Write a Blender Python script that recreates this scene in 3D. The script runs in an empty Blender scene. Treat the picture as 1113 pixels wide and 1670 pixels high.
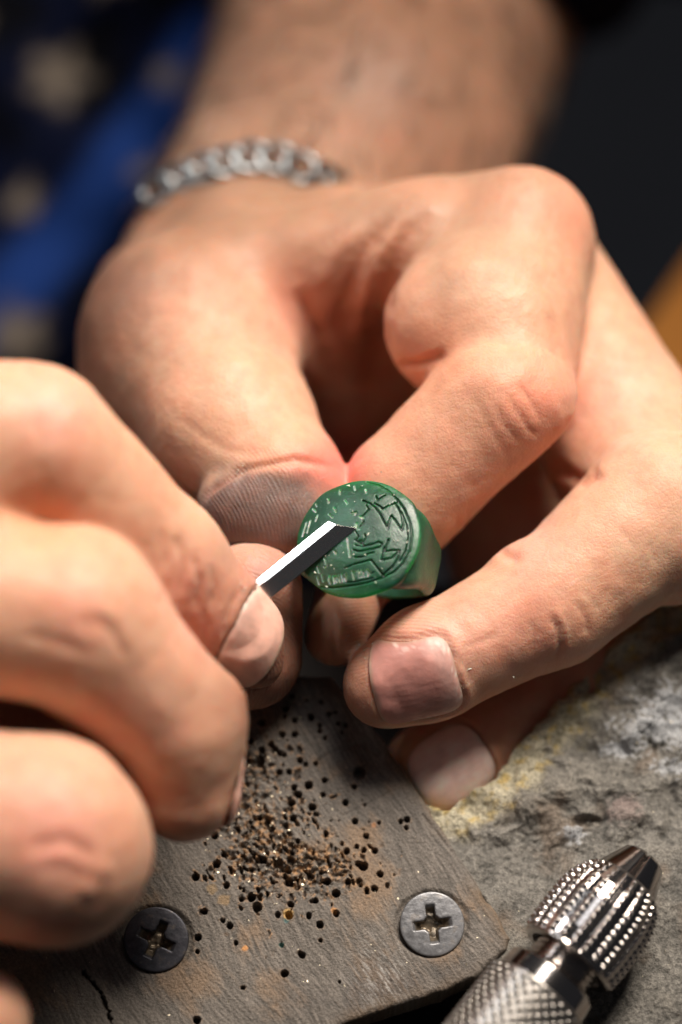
import bpy, math, random
import numpy as np
from mathutils import Vector, Matrix
random.seed(7); rng = np.random.default_rng(7)
sc = bpy.context.scene
C = sc.collection
# ------------------------------------------------------------------ camera
# lengths below: "u" = 1/110 cm (one photo pixel at the focal plane); metres in the scene
PITCH = math.radians(69)
U2M = 0.01 / 110.0
D = 4642.0                                   # focus distance in u (42.2 cm)
AX = np.array([1.0, 0, 0])
AU = np.array([0, math.sin(PITCH), math.cos(PITCH)])
AW = np.array([0, -math.cos(PITCH), math.sin(PITCH)])
ORG = np.array([0, 0, 665 * math.cos(PITCH)])          # focal centre, in u; bench pin top is world z=0
cam = bpy.data.cameras.new('camera'); camo = bpy.data.objects.new('camera', cam); C.objects.link(camo)
cam.sensor_fit = 'VERTICAL'; cam.sensor_height = 36.0; cam.sensor_width = 24.0
cam.lens = 36.0 * D / 1670.0
cam.clip_start = 0.02; cam.clip_end = 20
cam.dof.use_dof = True; cam.dof.focus_distance = (D - 12) * U2M; cam.dof.aperture_fstop = 4.9
M3 = Matrix((AX, AU, AW)).transposed()
camo.matrix_world = Matrix.Translation(Vector((ORG + AW * D) * U2M)) @ M3.to_4x4()
sc.camera = camo
# ------------------------------------------------------------------ light
w = bpy.data.worlds.new('World'); sc.world = w; w.use_nodes = True
bg = w.node_tree.nodes['Background']; bg.inputs[0].default_value = (0.85, 0.88, 1.0, 1); bg.inputs[1].default_value = 0.028
def cam2w(v):                                # camera-space vectors (right, up, toward camera) -> world
    v = np.asarray(v, float); return v[..., 0:1] * AX + v[..., 1:2] * AU + v[..., 2:3] * AW
def lamp(name, pos, target, size, power, col, sy=None, spread=180):
    l = bpy.data.lights.new(name, 'AREA'); l.shape = 'RECTANGLE' if sy else 'DISK'; l.size = size
    if sy: l.size_y = sy
    l.energy = power; l.color = col; l.spread = math.radians(spread)
    o = bpy.data.objects.new(name, l); C.objects.link(o)
    p = Vector((ORG + cam2w(pos)) * U2M); t = Vector((ORG + cam2w(target)) * U2M)
    o.location = p; o.rotation_euler = (t - p).to_track_quat('-Z', 'Y').to_euler(); return o
LAMP = (1300, 3900, 2500)
lamp('bench_lamp', LAMP, (-250, -350, 0), 0.20, 0.98, (1.0, 0.90, 0.78), spread=85)
lamp('room_lamp', (500, 5400, 5000), (0, 0, 0), 0.24, 0.42, (0.92, 0.95, 1.0))
LAMP2 = (-3000, 3600, 2100)
lamp('added_facet_lamp', LAMP2, (0, 0, 0), 0.13, 0.06, (0.95, 0.97, 1.0), spread=60)  # added lamp, gives the graver's narrow facet its bright reflection
sc.view_settings.view_transform = 'Standard'; sc.view_settings.look = 'None'
sc.view_settings.exposure = 0.0; sc.view_settings.gamma = 1.0
sc.cycles.max_bounces = 8
# ------------------------------------------------------------------ coordinate helpers
def P(px, py, d=0.0):                        # point at photo pixel px,py lying d u in front of the focal plane
    s = (D - d) / D
    return np.array([(px - 556.5) * s, (835 - py) * s, d], float)
def W(v): return ORG + cam2w(v)              # camera-space u -> world u
def proj(v):                                 # camera-space u -> photo pixel
    s = D / (D - v[..., 2]); return v[..., 0] * s + 556.5, 835 - v[..., 1] * s
def w2c(v): q = v - ORG; return np.stack([q @ AX, q @ AU, q @ AW], -1)
def onplane(px, py, z=0.0):                  # world u of the pixel's ray at height z (u)
    o = ORG + AW * D; d = W(P(px, py, 0)) - o; t = (z - o[2]) / d[2]; return o + d * t
# ------------------------------------------------------------------ noise
_g = rng.normal(size=(4096, 3)); _g /= np.linalg.norm(_g, axis=1)[:, None]
_pm = rng.permutation(4096)
def perlin(p):
    p = np.asarray(p, np.float64); i = np.floor(p).astype(np.int64); f = p - i
    u = f * f * f * (f * (f * 6 - 15) + 10); r = 0
    for a in (0, 1):
        for b in (0, 1):
            for c in (0, 1):
                h = _pm[(i[..., 0] + a) & 4095]; h = _pm[(h + i[..., 1] + b) & 4095]; h = _pm[(h + i[..., 2] + c) & 4095]
                g = _g[h]
                dd = g[..., 0] * (f[..., 0] - a) + g[..., 1] * (f[..., 1] - b) + g[..., 2] * (f[..., 2] - c)
                r = r + dd * (u[..., 0] if a else 1 - u[..., 0]) * (u[..., 1] if b else 1 - u[..., 1]) * (u[..., 2] if c else 1 - u[..., 2])
    return r * 1.6
def fbm(p, n=4):
    r = 0; a = 1
    for k in range(n): r = r + a * perlin(p + 17.3 * k); p = p * 2.03; a *= 0.5
    return r
def sstep(a, b, x): t = np.clip((x - a) / (b - a), 0, 1); return t * t * (3 - 2 * t)
def seg2(px, py, pts):                       # distance in the picture plane to a polyline
    d = np.full(px.shape, 1e9)
    for (x0, y0), (x1, y1) in zip(pts[:-1], pts[1:]):
        vx, vy = x1 - x0, y1 - y0; L = vx * vx + vy * vy + 1e-9
        t = np.clip(((px - x0) * vx + (py - y0) * vy) / L, 0, 1)
        d = np.minimum(d, np.hypot(px - x0 - t * vx, py - y0 - t * vy))
    return d
def segt(px, py, pts):                       # the same, faded out towards both ends of the line
    d = np.full(px.shape, 1e9); k = np.zeros(px.shape); n = len(pts) - 1
    for i, ((x0, y0), (x1, y1)) in enumerate(zip(pts[:-1], pts[1:])):
        vx, vy = x1 - x0, y1 - y0; L = vx * vx + vy * vy + 1e-9
        t = np.clip(((px - x0) * vx + (py - y0) * vy) / L, 0, 1); dd = np.hypot(px - x0 - t * vx, py - y0 - t * vy); T = (i + t) / n
        m = dd < d; d = np.where(m, dd, d); k = np.where(m, T, k)
    return d, np.clip(5 * np.minimum(k, 1 - k) + .0, 0, 1)
# ------------------------------------------------------------------ mesh helpers
def link_mesh(name, me, mat, parent=None):
    o = bpy.data.objects.new(name, me); C.objects.link(o)
    if mat: me.materials.append(mat)
    if parent is not None:
        o.parent = parent; o.matrix_parent_inverse = Matrix.Identity(4)
    return o
def mesh_np(name, V, F, mat, parent=None, smooth=True, attrs=None, loc=None):
    """V world u; F (n,3) or (n,4) int array; stored relative to the parent's (unrotated) origin"""
    V = np.asarray(V, float) * U2M; F = np.asarray(F, np.int32)
    base = np.array(parent['_o']) if parent is not None and '_o' in parent.keys() else np.zeros(3)
    own = None
    if parent is None:
        own = V.mean(0); own[2] = V[:, 2].min(); base = own
    me = bpy.data.meshes.new(name); k = F.shape[1]
    me.vertices.add(len(V)); me.vertices.foreach_set('co', (V - base).astype(np.float32).ravel())
    me.loops.add(F.size); me.loops.foreach_set('vertex_index', F.ravel())
    me.polygons.add(len(F)); me.polygons.foreach_set('loop_start', np.arange(0, F.size, k, dtype=np.int32))
    me.update(calc_edges=True)
    me.polygons.foreach_set('use_smooth', np.full(len(F), bool(smooth)))
    for an, a in (attrs or {}).items():
        at = me.color_attributes.new(an, 'FLOAT_COLOR', 'POINT')
        c = np.ones((len(V), 4), np.float32); c[:, :a.shape[1]] = a; at.data.foreach_set('color', c.ravel())
    o = link_mesh(name, me, mat, parent)
    if own is not None: o.location = Vector(own)
    return o
def thing(name, label, cat, at_u, group=None):
    o = bpy.data.objects.new(name, None); C.objects.link(o); o.empty_display_size = 0.01
    p = np.asarray(at_u, float) * U2M; o.location = Vector(p); o['_o'] = [float(x) for x in p]
    o['label'] = label; o['category'] = cat
    if group: o['group'] = group
    return o
def tag(o, label, cat, group=None):
    o['label'] = label; o['category'] = cat
    if group: o['group'] = group
    return o
def grid_faces(nu, nv, wrap_v=False):
    i = np.arange(nu - 1)[:, None]; j = np.arange(nv if wrap_v else nv - 1)[None, :]
    j2 = (j + 1) % nv
    return np.stack([i * nv + j, (i + 1) * nv + j, (i + 1) * nv + j2, i * nv + j2], -1).reshape(-1, 4)
def normals(V, F):
    n = np.zeros_like(V); a = V[F[:, 0]]; c = V[F[:, 2]]; b = V[F[:, 1]]; d = V[F[:, -1]] if F.shape[1] == 4 else a
    fn = np.cross(c - a, (d - b)) if F.shape[1] == 4 else np.cross(b - a, c - a)
    for k in range(F.shape[1]):
        for q in range(3): n[:, q] += np.bincount(F[:, k], fn[:, q], len(V))
    return n / (np.linalg.norm(n, axis=1)[:, None] + 1e-12)
# ------------------------------------------------------------------ signed distance modelling + surface nets
def cone(a, ra, b, rb, k=8.0): return ('c', P(*a), ra * (D - a[2]) / D, P(*b), rb * (D - b[2]) / D, k)
def ell(c, r, rot=0.0, k=20.0, tilt=0.0):    # ellipsoid, rot degrees in picture plane (ccw), tilt about its long axis' normal
    a = math.radians(rot); ux = np.array([math.cos(a), math.sin(a), 0]); uy = np.array([-math.sin(a), math.cos(a), 0]); uz = np.array([0, 0, 1.0])
    t = math.radians(tilt); ux2 = ux * math.cos(t) + uz * math.sin(t); uz2 = -ux * math.sin(t) + uz * math.cos(t)
    s = (D - c[2]) / D
    return ('e', P(*c), np.array(r, float) * s, np.stack([ux2, uy, uz2]), k)
def prim_d(p, X):
    if p[0] == 'c':
        _, a, ra, b, rb, k = p; ab = b - a; L = float(ab @ ab) + 1e-9
        t = np.clip(((X - a) @ ab) / L, 0, 1)
        return np.linalg.norm(X - a - t[..., None] * ab, axis=-1) - (ra + (rb - ra) * t)
    _, c, r, R, k = p; q = (X - c) @ R.T
    k0 = np.linalg.norm(q / r, axis=-1); k1 = np.linalg.norm(q / (r * r), axis=-1) + 1e-9
    return k0 * (k0 - 1) / k1
def prim_box(p, m):
    if p[0] == 'c':
        _, a, ra, b, rb, k = p; return np.minimum(a - ra, b - rb) - m, np.maximum(a + ra, b + rb) + m
    _, c, r, R, k = p; e = np.sqrt(((R * r[:, None]) ** 2).sum(0)); return c - e - m, c + e + m
def smin(a, b, k):
    h = np.maximum(k - np.abs(a - b), 0) / k; return np.minimum(a, b) - h * h * k * 0.25
def sdf_pts(prims, X):
    F = np.full(X.shape[:-1], 70.0)
    for p in prims:
        sub = p[0] == 'sub'
        q = p[1] if sub else p
        d = prim_d(q, X)
        F = -smin(-F, d, p[2]) if sub else smin(F, d, q[-1])
    return F
def sdf_grid(prims, lo, hi, h):
    lo = np.asarray(lo, float); n = np.ceil((np.asarray(hi) - lo) / h).astype(int) + 1
    F = np.full(n, 70.0, np.float32)
    for p in prims:
        sub = p[0] == 'sub'
        q = p[1] if sub else p; k = p[2] if sub else q[-1]
        a, b = prim_box(q, max(45.0, k + 10)); i0 = np.clip(np.floor((a - lo) / h).astype(int), 0, n); i1 = np.clip(np.ceil((b - lo) / h).astype(int) + 1, 0, n)
        if (i1 <= i0).any(): continue
        ax = [lo[j] + h * np.arange(i0[j], i1[j]) for j in range(3)]
        for ix in range(i0[0], i1[0], 24):                     # slabs keep memory small
            e = min(ix + 24, i1[0]); xs = lo[0] + h * np.arange(ix, e)
            X = np.stack(np.meshgrid(xs, ax[1], ax[2], indexing='ij'), -1)
            S = F[ix:e, i0[1]:i1[1], i0[2]:i1[2]]; d = prim_d(q, X)
            S[...] = -smin(-S, d, k) if sub else smin(S, d, k)
    return F, lo, h
def surface_nets(F, lo, h):
    ins = F < 0; n = F.shape
    cnt = np.zeros((n[0] - 1, n[1] - 1, n[2] - 1), np.int8)
    for a in (0, 1):
        for b in (0, 1):
            for c in (0, 1): cnt += ins[a:n[0] - 1 + a, b:n[1] - 1 + b, c:n[2] - 1 + c]
    act = (cnt > 0) & (cnt < 8); I = np.argwhere(act)
    idx = np.full(cnt.shape, -1, np.int32); idx[act] = np.arange(len(I))
    acc = np.zeros((len(I), 3)); num = np.zeros(len(I))
    for ax in range(3):
        o1, o2 = [q for q in range(3) if q != ax]
        for b in (0, 1):
            for c in (0, 1):
                A = I.copy(); A[:, o1] += b; A[:, o2] += c; B = A.copy(); B[:, ax] += 1
                fa = F[A[:, 0], A[:, 1], A[:, 2]].astype(float); fb = F[B[:, 0], B[:, 1], B[:, 2]].astype(float)
                m = (fa < 0) != (fb < 0); t = np.where(m, fa / (fa - fb + 1e-20), 0)
                pt = (A - 0.0); pt[:, ax] += t
                acc += pt * m[:, None]; num += m
    V = acc / num[:, None] * h + lo
    Q = []
    for ax in range(3):
        o1, o2 = (ax + 1) % 3, (ax + 2) % 3
        sl0 = [slice(None)] * 3; sl1 = [slice(None)] * 3; sl0[ax] = slice(0, -1); sl1[ax] = slice(1, None)
        ch = ins[tuple(sl0)] != ins[tuple(sl1)]
        E = np.argwhere(ch); E = E[(E[:, o1] > 0) & (E[:, o2] > 0) & (E[:, o1] < n[o1] - 1) & (E[:, o2] < n[o2] - 1)]
        def cell(d1, d2):
            c = E.copy(); c[:, o1] -= d1; c[:, o2] -= d2; return idx[c[:, 0], c[:, 1], c[:, 2]]
        q = np.stack([cell(1, 1), cell(0, 1), cell(0, 0), cell(1, 0)], 1)
        flip = ~ins[E[:, 0], E[:, 1], E[:, 2]]
        q[flip] = q[flip][:, ::-1]; Q.append(q)
    Q = np.concatenate(Q); return V, Q[(Q >= 0).all(1)]
def relax(V, F, n=1, f=0.5):
    for _ in range(n):
        a = np.concatenate([F[:, 0], F[:, 1], F[:, 2], F[:, 3], F[:, 1], F[:, 2], F[:, 3], F[:, 0]]); b = np.concatenate([F[:, 1], F[:, 2], F[:, 3], F[:, 0], F[:, 0], F[:, 1], F[:, 2], F[:, 3]])
        c = np.bincount(a, minlength=len(V))[:, None] + 1e-9
        m = np.stack([np.bincount(a, V[b, q], len(V)) for q in range(3)], 1) / c
        V = V + (m - V) * f
    return V
# ------------------------------------------------------------------ materials
def mat(name):
    m = bpy.data.materials.new(name); m.use_nodes = True; nt = m.node_tree; b = nt.nodes['Principled BSDF']; return m, nt, b
def N(nt, t, **kw):
    n = nt.nodes.new(t)
    for k, v in kw.items():
        if k in ('op',): n.operation = v
        elif isinstance(k, str) and hasattr(n, k): setattr(n, k, v)
    return n
def setin(n, **kw):
    for k, v in kw.items(): n.inputs[k.replace('_', ' ')].default_value = v
def attr_col(nt, name): a = nt.nodes.new('ShaderNodeAttribute'); a.attribute_name = name; return a
def noise(nt, scale, detail=3, rough=0.55, vec=None):
    n = nt.nodes.new('ShaderNodeTexNoise'); n.inputs['Scale'].default_value = scale; n.inputs['Detail'].default_value = detail; n.inputs['Roughness'].default_value = rough
    if vec: nt.links.new(vec, n.inputs['Vector'])
    return n
def objco(nt): return nt.nodes.new('ShaderNodeTexCoord').outputs['Object']
def mth(nt, op, a, b=None, clamp=False):
    n = nt.nodes.new('ShaderNodeMath'); n.operation = op; n.use_clamp = clamp
    for i, v in enumerate((a, b)):
        if v is None: continue
        if isinstance(v, (int, float)): n.inputs[i].default_value = v
        else: nt.links.new(v, n.inputs[i])
    return n.outputs[0]
def mixc(nt, fac, a, b, mode='MIX'):
    n = nt.nodes.new('ShaderNodeMix'); n.data_type = 'RGBA'; n.blend_type = mode
    for i, v in ((0, fac), (6, a), (7, b)):
        if isinstance(v, (int, float, tuple)): n.inputs[i].default_value = v
        else: nt.links.new(v, n.inputs[i])
    return n.outputs[2]
def bump(nt, height, dist, strength=1.0, prev=None):
    b = nt.nodes.new('ShaderNodeBump'); b.inputs['Distance'].default_value = dist; b.inputs['Strength'].default_value = strength
    nt.links.new(height, b.inputs['Height'])
    if prev: nt.links.new(prev, b.inputs['Normal'])
    return b.outputs[0]
def ramp(nt, fac, stops):
    r = nt.nodes.new('ShaderNodeValToRGB'); nt.links.new(fac, r.inputs[0]); e = r.color_ramp.elements
    while len(e) < len(stops): e.new(0.5)
    for el, (p, c) in zip(e, stops): el.position = p; el.color = (*c, 1) if len(c) == 3 else c
    return r.outputs[0]
def simple(name, col, rough=0.5, metal=0.0, var=0.0, vscale=400, bmp=0.0, bscale=2000):
    m, nt, b = mat(name); co = objco(nt)
    n = noise(nt, vscale, 4, vec=co)
    c = mixc(nt, n.outputs[0], tuple(x * (1 - var) for x in col) + (1,), tuple(min(1, x * (1 + var)) for x in col) + (1,))
    nt.links.new(c, b.inputs['Base Color']); b.inputs['Roughness'].default_value = rough; b.inputs['Metallic'].default_value = metal
    if bmp: nt.links.new(bump(nt, noise(nt, bscale, 4, vec=co).outputs[0], bmp), b.inputs['Normal'])
    return m
# skin: base colour painted per vertex (mottling, redness, dirt, painted arm shade), pores and finger ridges by bump
def skin_mat():
    m, nt, b = mat('skin'); co = objco(nt)
    col = attr_col(nt, 'col'); det = attr_col(nt, 'det'); sep = nt.nodes.new('ShaderNodeSeparateColor'); nt.links.new(det.outputs['Color'], sep.inputs[0])
    n1 = noise(nt, 350, 5, 0.6, co); n2 = noise(nt, 1600, 3, 0.6, co)
    c = mixc(nt, mth(nt, 'MULTIPLY', sstep_n(nt, n1.outputs[0], .35, .75), 0.20), col.outputs['Color'], (0.42, 0.14, 0.08, 1))
    c = mixc(nt, mth(nt, 'MULTIPLY', sstep_n(nt, n2.outputs[0], 0.55, 0.8), 0.15), c, (0.35, 0.18, 0.11, 1))
    nt.links.new(c, b.inputs['Base Color'])
    # ridges
    s = mth(nt, 'SINE', mth(nt, 'MULTIPLY', sep.outputs[0], 2 * math.pi))
    rid = mth(nt, 'MULTIPLY', s, sep.outputs[1])
    vor = nt.nodes.new('ShaderNodeTexVoronoi'); vor.inputs['Scale'].default_value = 1500; vor.distance = 'EUCLIDEAN'; vor.feature = 'DISTANCE_TO_EDGE'
    nt.links.new(co, vor.inputs['Vector'])
    ce = mth(nt, 'MINIMUM', vor.outputs['Distance'], 0.25)
    n3 = noise(nt, 900, 4, 0.6, co)
    h = bump(nt, n3.outputs[0], 0.00014, 0.8)
    h = bump(nt, ce, 0.00013, 0.7, h)
    h = bump(nt, rid, 0.000024, 1.0, h)
    nt.links.new(h, b.inputs['Normal'])
    setin(b, Roughness=0.46); b.inputs['Specular IOR Level'].default_value = 0.36
    nt.links.new(mth(nt, 'ADD', mth(nt, 'MULTIPLY', n1.outputs[0], 0.25), 0.38), b.inputs['Roughness'])
    b.inputs['Subsurface Weight'].default_value = 1.0; b.inputs['Subsurface Scale'].default_value = 0.0015
    b.inputs['Subsurface Radius'].default_value = (1.0, 0.35, 0.18)
    return m
def sstep_n(nt, v, a, b_):
    n = nt.nodes.new('ShaderNodeMapRange'); n.interpolation_type = 'SMOOTHSTEP'; nt.links.new(v, n.inputs[0]); n.inputs[1].default_value = a; n.inputs[2].default_value = b_; return n.outputs[0]
SKIN = skin_mat()
def nail_mat():
    m, nt, b = mat('fingernail'); co = objco(nt)
    col = attr_col(nt, 'col'); nt.links.new(col.outputs['Color'], b.inputs['Base Color'])
    n = noise(nt, 500, 4, 0.6, co); nt.links.new(bump(nt, n.outputs[0], 0.0001), b.inputs['Normal'])
    setin(b, Roughness=0.48); b.inputs['Subsurface Weight'].default_value = 0.6; b.inputs['Subsurface Scale'].default_value = 0.001
    b.inputs['Subsurface Radius'].default_value = (1, .5, .35); b.inputs['Coat Weight'].default_value = 0.0; b.inputs['Coat Roughness'].default_value = .3
    return m
NAIL = nail_mat()
def vcol_mat(name, rough=0.8, metal=0, bmp=0.0001, bscale=2500, spec=0.4, rough_var=0.0, fine=0.25):
    m, nt, b = mat(name); co = objco(nt); col = attr_col(nt, 'col')
    n = noise(nt, bscale, 5, 0.65, co)
    c = mixc(nt, fine, col.outputs['Color'], ramp(nt, n.outputs[0], [(0.25, (0.0, 0.0, 0.0)), (0.75, (1, 1, 1))]), 'OVERLAY')
    nt.links.new(c, b.inputs['Base Color'])
    setin(b, Roughness=rough, Metallic=metal); b.inputs['Specular IOR Level'].default_value = spec
    if rough_var: nt.links.new(mth(nt, 'ADD', mth(nt, 'MULTIPLY', n.outputs[0], rough_var), rough - rough_var / 2), b.inputs['Roughness'])
    nt.links.new(bump(nt, n.outputs[0], bmp), b.inputs['Normal'])
    return m
BOARD = vcol_mat('weathered_wood', 0.5, bmp=0.00025, bscale=2600, rough_var=0.35, fine=0.45)
STONE = vcol_mat('rough_stone', 0.55, spec=0.5, bmp=0.00035, bscale=2600, fine=0.65)
SCREW = vcol_mat('blackened_steel', 0.42, 0.55, bmp=0.00004, bscale=3000, fine=0.15)
CHROME = simple('polished_nickel', (0.50, 0.455, 0.43), 0.13, 1.0, 0.08, 300, 0.00002, 2500)
SATIN = simple('satin_nickel', (0.40, 0.37, 0.34), 0.33, 1.0, 0.12, 400, 0.00003, 2500)
STEEL = simple('ground_steel', (0.80, 0.79, 0.77), 0.24, 1.0, 0.05, 900, 0.00001, 4000)
SILVER = simple('silver', (0.26, 0.27, 0.28), 0.38, 1.0, 0.1, 300)
FLECK = simple('metal_filings', (0.60, 0.53, 0.40), 0.42, 1.0, 0.2, 800)
DARK = simple('dark_floor', (0.19, 0.19, 0.205), 0.7, 0, 0.35, 3, 0.002, 40)
ORANGE = simple('varnished_wood', (0.30, 0.11, 0.010), 0.85, 0, 0.25, 30, 0.0005, 200)
def wax_mat():
    m, nt, b = mat('green_wax'); co = objco(nt); col = attr_col(nt, 'col')
    nt.links.new(col.outputs['Color'], b.inputs['Base Color'])
    n = noise(nt, 700, 5, 0.65, co); n2 = noise(nt, 3000, 3, 0.6, co)
    h = bump(nt, n.outputs[0], 0.00012); h = bump(nt, n2.outputs[0], 0.00003, 1, h); nt.links.new(h, b.inputs['Normal'])
    nt.links.new(mth(nt, 'ADD', mth(nt, 'MULTIPLY', n.outputs[0], 0.3), 0.28), b.inputs['Roughness'])
    b.inputs['Subsurface Weight'].default_value = 1.0; b.inputs['Subsurface Scale'].default_value = 0.005
    b.inputs['Subsurface Radius'].default_value = (0.06, 1.0, 0.3); b.inputs['Specular IOR Level'].default_value = 0.8
    return m
WAX = wax_mat()
def cloth_mat():
    m, nt, b = mat('printed_cotton'); co = objco(nt); col = attr_col(nt, 'col'); nt.links.new(col.outputs['Color'], b.inputs['Base Color'])
    nt.links.new(bump(nt, noise(nt, 600, 2, vec=co).outputs[0], 0.0006), b.inputs['Normal']); setin(b, Roughness=0.9); b.inputs['Specular IOR Level'].default_value = 0.1
    return m
CLOTH = cloth_mat()
# ------------------------------------------------------------------ background: floor and a wooden bench edge
zf = -7500.0
fv = np.array([[-60000, -60000, zf], [60000, -60000, zf], [60000, 60000, zf], [-60000, 60000, zf]], float)
fl = mesh_np('floor', fv, [[0, 1, 2, 3]], DARK, smooth=False); fl['kind'] = 'structure'
def box_bevel(name, lo, hi, mat_, parent=None, bev=20.0):
    import bmesh
    bm = bmesh.new(); bmesh.ops.create_cube(bm, size=1.0)
    lo = np.array(lo, float); hi = np.array(hi, float)
    for v in bm.verts: v.co = Vector((lo + hi) / 2 + np.array(v.co) * (hi - lo))
    bmesh.ops.bevel(bm, geom=list(bm.edges), offset=bev, segments=3, affect='EDGES')
    bmesh.ops.triangulate(bm, faces=bm.faces); bm.verts.ensure_lookup_table()
    V = np.array([v.co for v in bm.verts]); F = np.array([[v.index for v in f.verts] for f in bm.faces]); bm.free()
    return V, F
# orange varnished bench edge, right background
c0 = W(P(1055, 545, -1900)); V, F = box_bevel('x', (0, -220, -120), (420, 1500, 120), None)
a = math.radians(-34); R = np.array([[math.cos(a), -math.sin(a), 0], [math.sin(a), math.cos(a), 0], [0, 0, 1]])
ob = mesh_np('bench_rail', V @ R.T + c0, F, ORANGE, smooth=False); tag(ob, 'orange varnished wooden rail blurred at the right edge behind the hand', 'wooden rail')
# ================================================================== person
person = thing('person', 'person in a blue flower-print shirt whose two hands engrave the green wax ring', 'person', W(P(-400, 300, -4200)))
LH = [  # the far hand that holds the ring
    cone((790, -420, -2900), 345, (575, 240, -1150), 258, 30),
    cone((575, 240, -1150), 258, (388, 468, -780), 198, 60),
    cone((420, 455, -540), 150, (312, 560, -400), 172, 60),
    ell((236, 500, -620), (72, 95, 90), 30, 60),
    cone((300, 500, -580), 120, (262, 620, -440), 122, 60),       # thumb metacarpal / thenar
    cone((308, 560, -390), 172, (374, 690, -235), 128, 50),       # proximal phalanx
    cone((374, 690, -235), 128, (455, 792, -155), 106, 40),
    cone((462, 790, -150), 100, (520, 850, -150), 80, 30),
    ell((432, 832, -100), (112, 78, 68), -12, 10, 10),              # pad, rolled forward
    cone((390, 442, -400), 86, (690, 388, -310), 95, 46),
    cone((600, 430, -470), 84, (604, 590, -660), 84, 40),
    cone((495, 465, -425), 98, (552, 640, -610), 92, 50),
    cone((630, 560, -780), 150, (600, 780, -760), 130, 30),       # web / back of hand
    cone((560, 420, -520), 120, (640, 560, -640), 120, 60),
    cone((620, 500, -700), 180, (800, 640, -700), 150, 60),
    cone((800, 640, -800), 150, (880, 900, -840), 150, 30),       # palm depth
    cone((700, 408, -380), 116, (845, 392, -300), 116, 40),
    cone((690, 350, -345), 36, (580, 500, -420), 38, 26),
    cone((620, 360, -370), 34, (530, 480, -420), 30, 26),       # index knuckle
    cone((852, 400, -300), 118, (800, 530, -225), 150, 30),       # proximal phalanx of the index
    cone((800, 530, -225), 146, (830, 640, -130), 108, 26),
    ell((718, 535, -200), (92, 100, 88), 20, 26),
    ell((878, 655, -75), (52, 58, 55), 20, 34),
    cone((812, 655, -110), 112, (665, 800, -145), 102, 8),         # middle phalanx
    cone((665, 800, -145), 100, (592, 915, -200), 76, 20),         # index tip, behind / through the ring
    cone((592, 915, -200), 62, (548, 1035, -110), 52, 16),
    cone((880, 450, -430), 105, (1035, 740, -300), 138, 24),      # middle finger proximal
    cone((1035, 740, -300), 138, (1090, 860, -130), 128, 24),
    cone((1080, 830, -125), 128, (895, 985, -70), 104, 10),
    cone((895, 985, -70), 103, (690, 1085, -40), 88, 26),
    cone((690, 1085, -40), 90, (632, 1117, -36), 74, 30),
    ell((850, 925, -70), (52, 40, 50), 35, 22),                    # flesh fold bulge near the crease
    cone((1180, 900, -420), 130, (930, 1110, -260), 92, 8),       # ring finger
    cone((930, 1110, -260), 92, (704, 1258, -190), 84, 20),
    cone((1200, 980, -560), 120, (1000, 1180, -420), 80, 8),
]
RH = [  # the near hand that drives the graver
    cone((-60, 705, 330), 126, (55, 720, 300), 122, 20),          # index
    cone((55, 720, 300), 122, (258, 915, 150), 106, 26),
    cone((258, 915, 150), 106, (385, 1030, 60), 74, 26),
    ell((398, 1043, 42), (62, 88, 56), 28, 20),
    cone((-80, 980, 360), 148, (120, 1010, 320), 148, 8),         # middle
    cone((115, 1010, 320), 144, (290, 1182, 230), 110, 22),
    cone((290, 1182, 230), 110, (302, 1285, 200), 88, 22),
    cone((-160, 1340, 420), 150, (70, 1370, 380), 172, 8),        # ring
    cone((62, 1372, 380), 170, (102, 1395, 350), 145, 22),
    cone((-140, 1640, 440), 110, (-30, 1660, 400), 82, 8),        # little
    cone((412, 965, -70), 82, (408, 1070, -70), 86, 6),           # thumb pad behind the graver
    cone((400, 1040, -80), 84, (150, 1120, 40), 110, 20),
    cone((150, 1120, 40), 120, (-250, 1150, 150), 200, 30),
    cone((-120, 800, 300), 170, (-420, 900, 250), 260, 60),       # hand mass out of frame
    cone((-120, 1350, 350), 170, (-420, 1150, 250), 280, 60),
    cone((-420, 1000, 250), 290, (-900, 700, -150), 300, 60),
]
def nail_frame(c, l_deg, n_tilt):            # c photo px + depth guess, long axis direction, normal (camera space)
    a = math.radians(l_deg); n = np.array(n_tilt, float); n /= np.linalg.norm(n)
    l = np.array([math.cos(a), math.sin(a), 0.0]); l -= n * (l @ n); l /= np.linalg.norm(l); return P(*c), l, np.cross(n, l), n
# centre, direction of the free edge, normal, half length, half width, squareness
NAILS = [
    (LH, (678, 1130, 60), 180 - 22 + 44 - 6, (-0.05, -0.50, 1.0), 70, 68, 4.6, (0.50, 0.235, 0.20), (0.42, 0.25, 0.20)),
    (LH, (738, 1258, -95), 212, (0.02, -0.12, 1.0), 68, 64, 3.0, (0.95, 0.68, 0.62), (0.92, 0.78, 0.70)),  # ring finger nail: pale colour stands in for light it lacks
    (RH, (419, 1042, 120), -22, (0.38, 0.04, 1.0), 50, 92, 2.4, (0.76, 0.45, 0.36), (0.82, 0.62, 0.46)),
    (RH, (392, 1285, 170), -72, (1.0, -0.22, -0.42), 64, 58, 2.6, (0.72, 0.38, 0.30), (0.8, 0.58, 0.45)),
]
def nail_local(nl, X):
    c, l, b, n = nail_frame(*nl[1:4]); q = X - c; return q @ l, q @ b, q @ n
def nail_rho(nl, X):
    s, t, z = nail_local(nl, X); a, b, e = nl[4:7]
    return (np.abs(s / a) ** e + np.abs(t / b) ** e) ** (1 / e), s, t, z
CR = {}
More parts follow.
